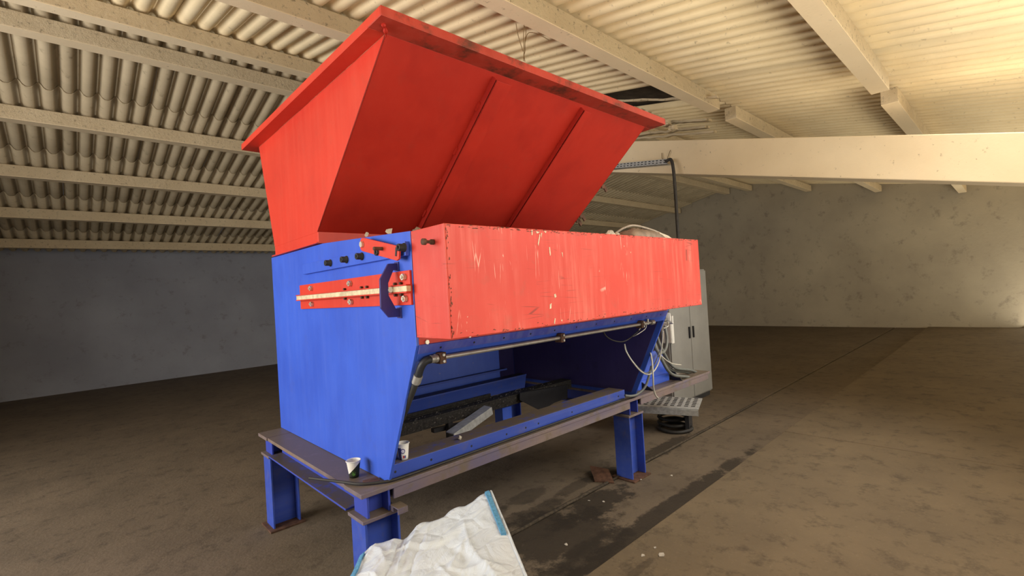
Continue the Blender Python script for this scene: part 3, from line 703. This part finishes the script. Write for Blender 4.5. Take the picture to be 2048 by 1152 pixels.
c = at(1249, 468, 'y', 1.80); chunk('plastic_scrap', (c.x, 1.80, 1.901), .012, YELLOW, 'tiny yellow plastic scrap on top of the red cover', 31)
# sack lying on top of the cover at the right
def sack():
    bm = bmesh.new(); bmesh.ops.create_grid(bm, x_segments=26, y_segments=14, size=.5)
    top = []
    for v in bm.verts:
        u, w_ = v.co.x*2, v.co.y*2
        e = max(0, 1-abs(u)**3)*max(0, 1-abs(w_)**3)
        v.co = V(u*.21, w_*.10, .066*e**.6*(1+.3*noise.noise(V(u*2,w_*2,1)))+.012*noise.noise(V(u*7,w_*7,4))*e)
    r_ = bmesh.ops.extrude_face_region(bm, geom=list(bm.faces))
    for v in [g for g in r_['geom'] if isinstance(g, bmesh.types.BMVert)]: v.co.z = -.001
    zmin = min(v.co.z for v in bm.verts)
    for v in bm.verts: v.co.z -= zmin
    bmesh.ops.recalc_face_normals(bm, faces=bm.faces)
    for f in bm.faces: f.smooth = True
    me = bpy.data.meshes.new('plastic_sack'); bm.to_mesh(me); bm.free(); me.materials.append(SACKM)
    o = bpy.data.objects.new('plastic_sack', me); COL.objects.link(o); return o
c = at(1275, 470, 'y', 1.76); o = sack(); o.location = (c.x+.02, 1.765, 1.901); tag(o, 'crumpled dusty brown plastic sack lying on the red cover', 'sack')
c0 = at(1322, 474, 'y', 1.72)
m = MB(); m.prism([V(c0.x-.06,1.68,1.902), V(c0.x+.10,1.68,1.902), V(c0.x+.07,1.70,1.93), V(c0.x-.02,1.72,1.955)], (.01,.05,0)); tag(m.build('plastic_scrap', SCRAP), 'pale folded plastic offcut right of the brown sack', 'scrap')
m = MB(); m.tube(smooth_path([at(1232,466,'y',1.86), at(1248,456,'y',1.86), at(1266,451,'y',1.87), at(1288,455,'y',1.87), at(1312,463,'y',1.87), at(1335,474,'y',1.87)]), .008, 7)
tag(m.build('loose_strap', simple('grey_strap', (.36,.31,.25), .6)), 'pale strap arching over the brown sack', 'strap')
# tie wires hanging from the purlin
m = MB(); zt = 3.7
def wp(px, py, y=2.50): return at(px, py, 'y', y)
m.tube(smooth_path([wp(1032,47), wp(1036,70), wp(1046,103)]), .0028, 5)
m.tube(smooth_path([wp(1048,50), wp(1047,75), wp(1048,100), wp(1047,122)]), .0028, 5)
m.tube(smooth_path([wp(1049,52), wp(1052,62), wp(1050,85), wp(1050,102), wp(1048,112), wp(1050,123)]), .0028, 5)
m.tube(smooth_path([wp(1050,85), wp(1055,68), wp(1064,65), wp(1080,70), wp(1098,80)]), .0028, 5)
tag(m.build('tie_wire', WIRE), 'rusty twisted tie wires hanging from the ceiling beam above the hopper', 'wire')
for i, (px, py, px2, py2) in enumerate(((1327, 325, 1324, 306), (1334, 325, 1341, 300))):
    p, q = at(px, py, 'x', 6.27), at(px2, py2, 'x', 6.27); m = MB(); m.tube([p, (p+q)/2+V(0,.01,0), q], .005, 5)
    tag(m.build('tie_wire', WIRE), ('left' if i == 0 else 'right')+' of two thin wires sticking up from the cable tray', 'wire')
# perforated cable tray along the rafter, and the conduit dropping from its end
p, q = at(1215, 334, 'x', 6.2), at(1335, 323, 'x', 6.2)
tr = empty('cable_tray', (6.2, p.y, p.z), 'galvanised perforated cable tray fixed along the concrete rafter', 'tray')
d = (p-q).normalized(); far = q+d*2.6; upv = V(1,0,0).cross(d).normalized(); upv = upv if upv.z > 0 else -upv
h_ = .075
m = MB(); m.prism([q-upv*h_/2, q+upv*h_/2, q+upv*h_/2+V(.006,0,0), q-upv*h_/2+V(.006,0,0)], far-q)
m.prism([q-upv*h_/2, q-upv*h_/2+V(.1,0,0), q-upv*h_/2+V(.1,0,0)+upv*.005, q-upv*h_/2+upv*.005], far-q); m.build('tray_side', GALV, tr)
m = MB()
for i in range(42):
    for s_ in (-.2, .22):
        c = q+d*(.03+i*.06)+upv*h_*s_+V(-.001,0,0); m.prism([c, c+d*.03, c+d*.03+upv*.012, c+upv*.012], (-.001,0,0))
m.build('tray_slots', BLACKM, tr)['kind'] = 'stuff'
m = MB(); qq = at(1343, 328, 'x', 6.15); zb_ = .0
m.tube(smooth_path([q+V(-.02,.02,0), q+V(-.02,-.06,.01), qq+V(0,-.02,-.05), V(qq.x-.0,qq.y-.03,2.9), V(qq.x,qq.y-.03,2.4), V(qq.x,qq.y-.03,2.0), V(qq.x,qq.y-.03,1.752)]), .022, 8)
tag(m.build('conduit', simple('dark_conduit', (.06,.055,.05), .6)), 'dark conduit pipe dropping from the cable tray end to the grey cabinet', 'pipe')

# control cabinet behind the drive end
cb = empty('control_cabinet', (5.9, 3.3, 0), 'plain grey control cabinet standing behind the drive end', 'cabinet')
m = MB(); m.box(5.42, 6.5, 3.0, 3.5, .06, 1.75); bd = m.build('cabinet_body', CABM, cb, .008)
m = MB(); m.box(5.44, 6.48, 3.02, 3.48, 0, .06); m.build('plinth', BLACKM, cb)
for (a_, b_) in ((5.43, 5.955), (5.965, 6.49)):
    m = MB(); m.box(a_, b_, 2.982, 3.0, .08, 1.73); dr = m.build('door', CABM, cb, .004)
    m = MB(); m.box(b_-.06 if a_ < 5.5 else a_+.04, b_-.04 if a_ < 5.5 else a_+.06, 2.962, 2.982, .85, 1.0); m.build('door_handle', BLACKM, dr, .003)
jb = empty('junction_box', (5.415, 3.1, .97), 'white junction box on the side of the grey cabinet', 'box')
p = at(1338, 665, 'x', 5.42)
m = MB(); m.box(5.36, 5.42, p.y-.07, p.y+.07, p.z-.13, p.z+.13); m.build('box_body', WHITEP, jb, .006)
m = MB(); m.box(5.352, 5.36, p.y-.063, p.y+.063, p.z-.122, p.z+.122); m.build('box_lid', WHITEP, jb, .003)

# hoses and cables at the right end
def hose(name, pts, r, mat, label, cat='hose', group=None):
    m = MB(); m.tube(smooth_path([at(px, py, 'x', XR+.002) if y == 'P' else at(px, py, 'y', y) for px, py, y in pts], 7), r, 8)
    return tag(m.build(name, mat), label, cat, group)
hose('air_tube', [(1204,655,1.93),(1212,672,1.95),(1230,682,1.97),(1250,682,1.97),(1270,668,1.95),(1284,655,1.92),(1288,650,1.90)], .0045, RUBBER, 'thin dark air tube sagging from the pipe fitting', 'tube')
hose('air_tube', [(1278,660,1.90),(1284,652,1.89),(1292,650,1.885),(1290,658,1.885),(1276,668,1.90),(1266,673,1.93)], .0035, STEEL, 'short thin grey tube looped over the pipe fitting', 'tube')
hose('air_tube', [(1249,688,2.19),(1252,702,2.18),(1264,722,2.14),(1281,742,2.1),(1296,749,2.06),(1308,742,2.04),(1318,722,2.04),(1324,690,2.02),(1326,662,2.0)], .0055, WHITETUBE, 'pale air tube hanging in the widest loop beside the right end plate', 'tube')
hose('air_tube', [(1250,690,2.22),(1256,708,2.2),(1270,728,2.16),(1288,745,2.12),(1300,742,2.10),(1312,722,2.08),(1320,700,2.06)], .0045, GREYTUBE, 'thin grey air tube inside the pale wide loop', 'tube')
hose('air_tube', [(1300,701,'P'),(1304,722,2.03),(1306,750,2.0),(1307,775,2.02),(1311,790,2.04),(1316,796,2.06)], .0065, WHITETUBE, 'pale tube hanging straight down with its cut end over the beam', 'tube')
hose('air_tube', [(1316,706,2.1),(1326,715,2.08),(1336,723,2.08),(1347,728,2.08),(1362,730,2.1)], .005, WHITETUBE, 'pale tube running out to the right past the hose bundle', 'tube')
hose('air_tube', [(1330,640,'P'),(1335,645,1.95),(1336,652,1.97),(1327,657,'P')], .005, WHITETUBE, 'short pale tube curl at the top right corner of the blue end plate', 'tube')
hose('drain_hose', [(1250,791,2.20),(1262,792,2.19),(1276,788,2.18),(1290,774,2.16),(1298,752,2.14),(1303,732,2.13)], .010, GREYTUBE, 'grey hose bending from the sill up to the end plate')
hose('hydraulic_hose', [(1330,652,2.3),(1334,680,2.26),(1330,700,2.24),(1320,706,2.22),(1312,698,2.22),(1308,676,2.24),(1306,660,2.27)], .014, GREYTUBE, 'thick grey hydraulic hose in a tight upright loop near the white box')
for i, (dx, dy) in enumerate(((0,0),(8,-4),(4,10))):
    hose('hydraulic_hose', [(1306+dx,676+dy,2.29),(1312+dx,694+dy,2.27-.03*i),(1322+dx,714+dy,2.26-.03*i),(1332+dx,731+dy,2.25-.03*i),(1346+dx,741+dy,2.26-.03*i),(1372+dx,744+dy,2.3-.03*i),(1392+dx,752+dy,2.36-.03*i)], .014, GREYTUBE,
         ('grey hydraulic hose, innermost of the bundle bending right', 'grey hydraulic hose, uppermost of the bundle bending right', 'grey hydraulic hose, lowest of the bundle bending right')[i])
m = MB(); p = at(1336, 630, 'x', XR+.03)
vs = []; n = 16
for i in range(n+1):
    t = i/n
    for s_, th in ((-1,0),(1,0),(1,.006),(-1,.006)):
        vs.append(p+V(-.03+t*.09+.012*noise.noise((t*6,s_,0)), th+.02*math.sin(t*14), -.0+s_*.03-t*.05+.012*noise.noise((t*5,s_,3))))
m.add(vs, [(i*4+k, i*4+(k+1)%4, i*4+4+(k+1)%4, i*4+4+k) for i in range(n) for k in range(4)]+[(3,2,1,0),(n*4,n*4+1,n*4+2,n*4+3)])
tag(m.build('plastic_film', WHITEP), 'crumpled clear white film caught under the right end of the red cover', 'film')

# scrap metal on the floor at the right
ft = empty('floor_tray', (4.55, 2.75, 0), 'perforated steel tray lying on the floor under the drive end', 'tray')
p, q = V(4.35, 3.15, .27), V(4.65, 2.35, .27); d = (q-p).normalized(); w = V(-d.y, d.x, 0)
m = MB(); m.prism([p, p+w*.5, p+w*.5+V(0,0,.01), p+V(0,0,.01)], d*.9); m.prism([p, p+V(0,0,-.06), p+V(0,0,-.06)-w*.008, p-w*.008], d*.9); m.build('tray_plate', GALV, ft)
m = MB()
for i in range(12):
    for j in range(6):
        c = p+d*(.05+i*.07)+w*(.09+j*.07)+V(0,0,.0105); m.prism([c, c+d*.04, c+d*.04+w*.035, c+w*.035], (0,0,.001))
m.build('tray_holes', BLACKM, ft)['kind'] = 'stuff'
for s_ in (.1, .75):
    c = p+d*s_+w*.1; m = MB(); m.prism([V(c.x,c.y,0), V(c.x,c.y,.27), V(c.x,c.y,.27)+w*.3, V(c.x,c.y,0)+w*.3], d*.04); m.build('tray_foot', BLACKM, ft)
for i in range(3):
    m = MB(); c = V(4.75+.05*i, 2.62+.04*i, .022+.042*i); r_ = .17-.01*i
    m.tube([c+V(math.cos(a_)*r_, math.sin(a_)*r_, .004*math.sin(3*a_)) for a_ in [2*math.pi*k/36 for k in range(37)]], .018, 7)
    tag(m.build('cable_coil', RUBBER), ('bottom', 'middle', 'top')[i]+' black cable coil on the floor by the perforated tray', 'coil')
bp_ = [V(3.16,2.335,0), V(3.235,2.57,0), V(3.262,2.575,0), V(3.262,2.40,0), V(3.258,2.33,0)]
m = MB(); q_ = [at(1188,942,'z',.02), at(1212,928,'z',.06), at(1230,940,'z',.03), at(1222,958,'z',.01)]
m.prism([(3.09,2.45,.002),(3.225,2.60,.05),(3.258,2.43,.05),(3.16,2.31,.002)], (0,0,.012)); tag(m.build('rusty_plate', RUST), 'rusty square plate leaning against the foot of the right column', 'plate')
LIT = simple('pale_litter', (.5,.46,.4), .6)
spots = [(1178,1002,'pale litter flake on the dark stain left of the floor seam end'),(1207,1004,'pale litter flake right of the dark stain'),(1133,1090,'pale litter flake on the lower edge of the dark stain'),(1343,952,'pale litter flake at the right beyond the column foot'),(1323,1110,'largest pale flake on the near floor strip at lower right'),(1310,1096,'smaller pale flake beside the largest near floor flake'),(1286,1112,'small pale flake on the edge of the near floor strip'),(1282,960,'small white crumb on the right column foot')]
for i, (px, py, lb) in enumerate(spots):
    z_ = .032 if py > 1095 and px > 1200 else (.012 if i == 7 else 0)
    c = at(px, py, 'z', z_); random.seed(50+i)
    m = MB(); s_ = random.uniform(.008,.016) if i != 4 else .022; n = 6
    ring = [V(math.cos(2*math.pi*k/n)*s_*random.uniform(.5,1.2), math.sin(2*math.pi*k/n)*s_*random.uniform(.4,1), random.uniform(0,.004)) for k in range(n)]
    zmin = min(v.z for v in ring); m.prism([v-V(0,0,zmin) for v in ring], (0,0,.003)); o = m.build('litter_flake', LIT); o.location = c; tag(o, lb, 'litter')
chunk('litter_flake', (1.66, 2.30, .744), .012, SCRAP, 'pale crumb of plastic on the blue sill', 71, 'litter')

# ================================================================== BULK BAG
def bag():
    e = empty('bulk_bag', (1.0, 1.35, .032), 'half empty white woven bulk bag with blue webbing in the foreground', 'bag')
    Fh = V(.683,.730,0); Rh = V(.730,-.683,0)
    def P(d, l, z): return Fh*d+Rh*l+V(0,0,z)
    # top outline, front-left, front-right, back-right, back-left (depth, lateral, height)
    c = dict(bl=(1.93,-.67,.575), br=(2.22,-.155,.675), fr=(1.30,.16,.33), fl=(1.20,-.70,.42))
    ft_ = dict(bl=(1.98,-.72,.004), br=(2.24,-.12,.004), fr=(1.22,.24,.033), fl=(1.10,-.78,.033))
    def bil(q, u, v):
        g = lambda i: (q['bl'][i]*(1-u)+q['br'][i]*u)*(1-v)+(q['fl'][i]*(1-u)+q['fr'][i]*u)*v
        return V(g(0), g(1), g(2))
    N, Mv, K = 110, 110, 12
    bm = bmesh.new(); grid = {}
    rc = random.Random(12); CR = []
    for k in range(26):
        cu, cv, an, ln = rc.uniform(.05,.98), rc.uniform(.0,.75), rc.choice((rc.gauss(.5,.35), rc.gauss(2.2,.3))), rc.uniform(.10,.32)
        CR.append((cu, cv, math.cos(an), math.sin(an), ln, rc.uniform(.012,.024), rc.choice((1,1,-1))*rc.uniform(.009,.022)))
    CR += [(.50,.135,1,.06,.42,.018,.014), (.52,.16,1,.06,.40,.016,-.010), (.82,.45,.30,1,.5,.020,.016), (.30,.1,.15,1,.2,.02,.02)]
    def crumple(u, v):
        h = .026*noise.noise(V(u*2.3, v*2.0, 0))
        for f, a_ in ((5,.009),(11,.005),(22,.0022)):
            h += a_*noise.noise(V(u*f+.9*noise.noise(V(u*5,v*5,9)), v*f*1.3, f))
        for cu, cv, ca, sa, ln, wd, hh in CR:
            du, dv = u-cu, v-cv; al = du*ca+dv*sa; ac = -du*sa+dv*ca+.02*math.sin(al*14+cu*9)
            if abs(al) < ln: h += hh*math.exp(-abs(ac)/wd)*(1-(al/ln)**2)
        return h
    for i in range(N+1):
        for j in range(Mv+1):
            u, v = i/N, j/Mv; q = bil(c, u, v)
            edge = min(u, 1-u, v, 1-v); s_ = 1-math.exp(-edge*9)
            h = crumple(u, v)*(.35+.65*s_)
            q.z += h+.018*s_ - .045*math.exp(-((u-.30)/.045)**2)*math.exp(-v*2.2)*.6
            if j == 0: q.z += .012*math.sin(u*19)*math.sin(u*math.pi) + .02*noise.noise(V(u*7,0,5))
            grid[i,j] = bm.verts.new(P(*q))
    for i in range(N):
        for j in range(Mv): bm.faces.new((grid[i,j], grid[i+1,j], grid[i+1,j+1], grid[i,j+1]))
    per = [(i,0) for i in range(N)]+[(N,j) for j in range(Mv)]+[(i,Mv) for i in range(N,0,-1)]+[(0,j) for j in range(Mv,0,-1)]
    prev = [grid[p_] for p_ in per]
    for k in range(1, K+1):
        t = k/K; cur = []
        for (i, j) in per:
            u, v = i/N, j/Mv; b_ = bil(ft_, u, v); top = grid[i,j].co; bot = P(*b_)
            q = top.lerp(bot, t); ctr = P(1.65,-.33,q.z); o_ = (q-ctr); o_.z = 0; o_.normalize()
            bulge = .05*math.sin(t*math.pi)+.022*noise.noise(V(u*6+3, v*6, t*3))*math.sin(min(1,t*3)*math.pi/2)*(1 if k<K else 0)
            if t < .25: bulge -= .012
            cur.append(bm.verts.new(q+o_*bulge))
        n = len(per)
        for a_ in range(n): bm.faces.new((prev[a_], cur[a_], cur[(a_+1)%n], prev[(a_+1)%n]))
        prev = cur
    bm.faces.new(prev)
    bmesh.ops.recalc_face_normals(bm, faces=bm.faces)
    for f in bm.faces: f.smooth = True
    me = bpy.data.meshes.new('bag_body'); bm.to_mesh(me); bm.free(); me.materials.append(BAGM)
    o = bpy.data.objects.new('bag_body', me); COL.objects.link(o); o.parent = e; o.matrix_parent_inverse = world_of(e).inverted()
    # blue webbing sewn over the right seam and the left corner
    def strap(u, v0, v1, w_, label):
        n = 26; vs = []; 
        for k in range(n+1):
            v = v0+(v1-v0)*k/n
            for du in (-w_/2, w_/2):
                uu = min(max(u+du,0),1); q = bil(c, uu, v); edge = min(uu,1-uu,v,1-v); s_ = 1-math.exp(-edge*9)
                z = crumple(uu, v)*(.35+.65*s_)+.018*s_ - .045*math.exp(-((uu-.30)/.045)**2)*math.exp(-v*2.2)*.6
                vs.append(P(q.x, q.y, q.z+z+.010))
        vs2 = [v+V(0,0,-.012) for v in vs]; m_ = MB(); b = len(vs)
        fs = []
        for k in range(n):
            fs += [(2*k,2*k+1,2*k+3,2*k+2), (b+2*k+2,b+2*k+3,b+2*k+1,b+2*k), (2*k,2*k+2,b+2*k+2,b+2*k), (2*k+1,b+2*k+1,b+2*k+3,2*k+3)]
        fs += [(0,b,b+1,1), (2*n,2*n+1,b+2*n+1,b+2*n)]
        m_.add(vs+vs2, fs); return lab(m_.build('webbing', STRAPM, e), label)
    strap(.965, .0, .26, .035, 'blue webbing along the right seam')
    strap(.012, .03, .5, .04, 'blue webbing at the left corner')
    # hem seam roll along the right edge
    m_ = MB(); pts = []
    for k in range(30):
        v = k/29*.9; q = bil(c, 1, v); pts.append(P(q.x, q.y, q.z+crumple(1,v)*.35))
    m_.tube(pts, .007, 7); m_.build('hem', BAGM, e)
    return e
bag()

# ================================================================== groups of repeats
GR = dict(paper_cup='paper cups left on the machine', litter_flake='pale litter flakes scattered about', plastic_scrap='plastic scraps along the top edges of the machine',
          air_tube='air tubes at the right end plate', hydraulic_hose='hydraulic hoses at the drive end', cable_coil='black cable coils on the floor', tie_wire='rusty tie wires under the roof')
for o in S.objects:
    b_ = o.name.split('.')[0]
    if b_ in GR and not o.parent: o['group'] = GR[b_]
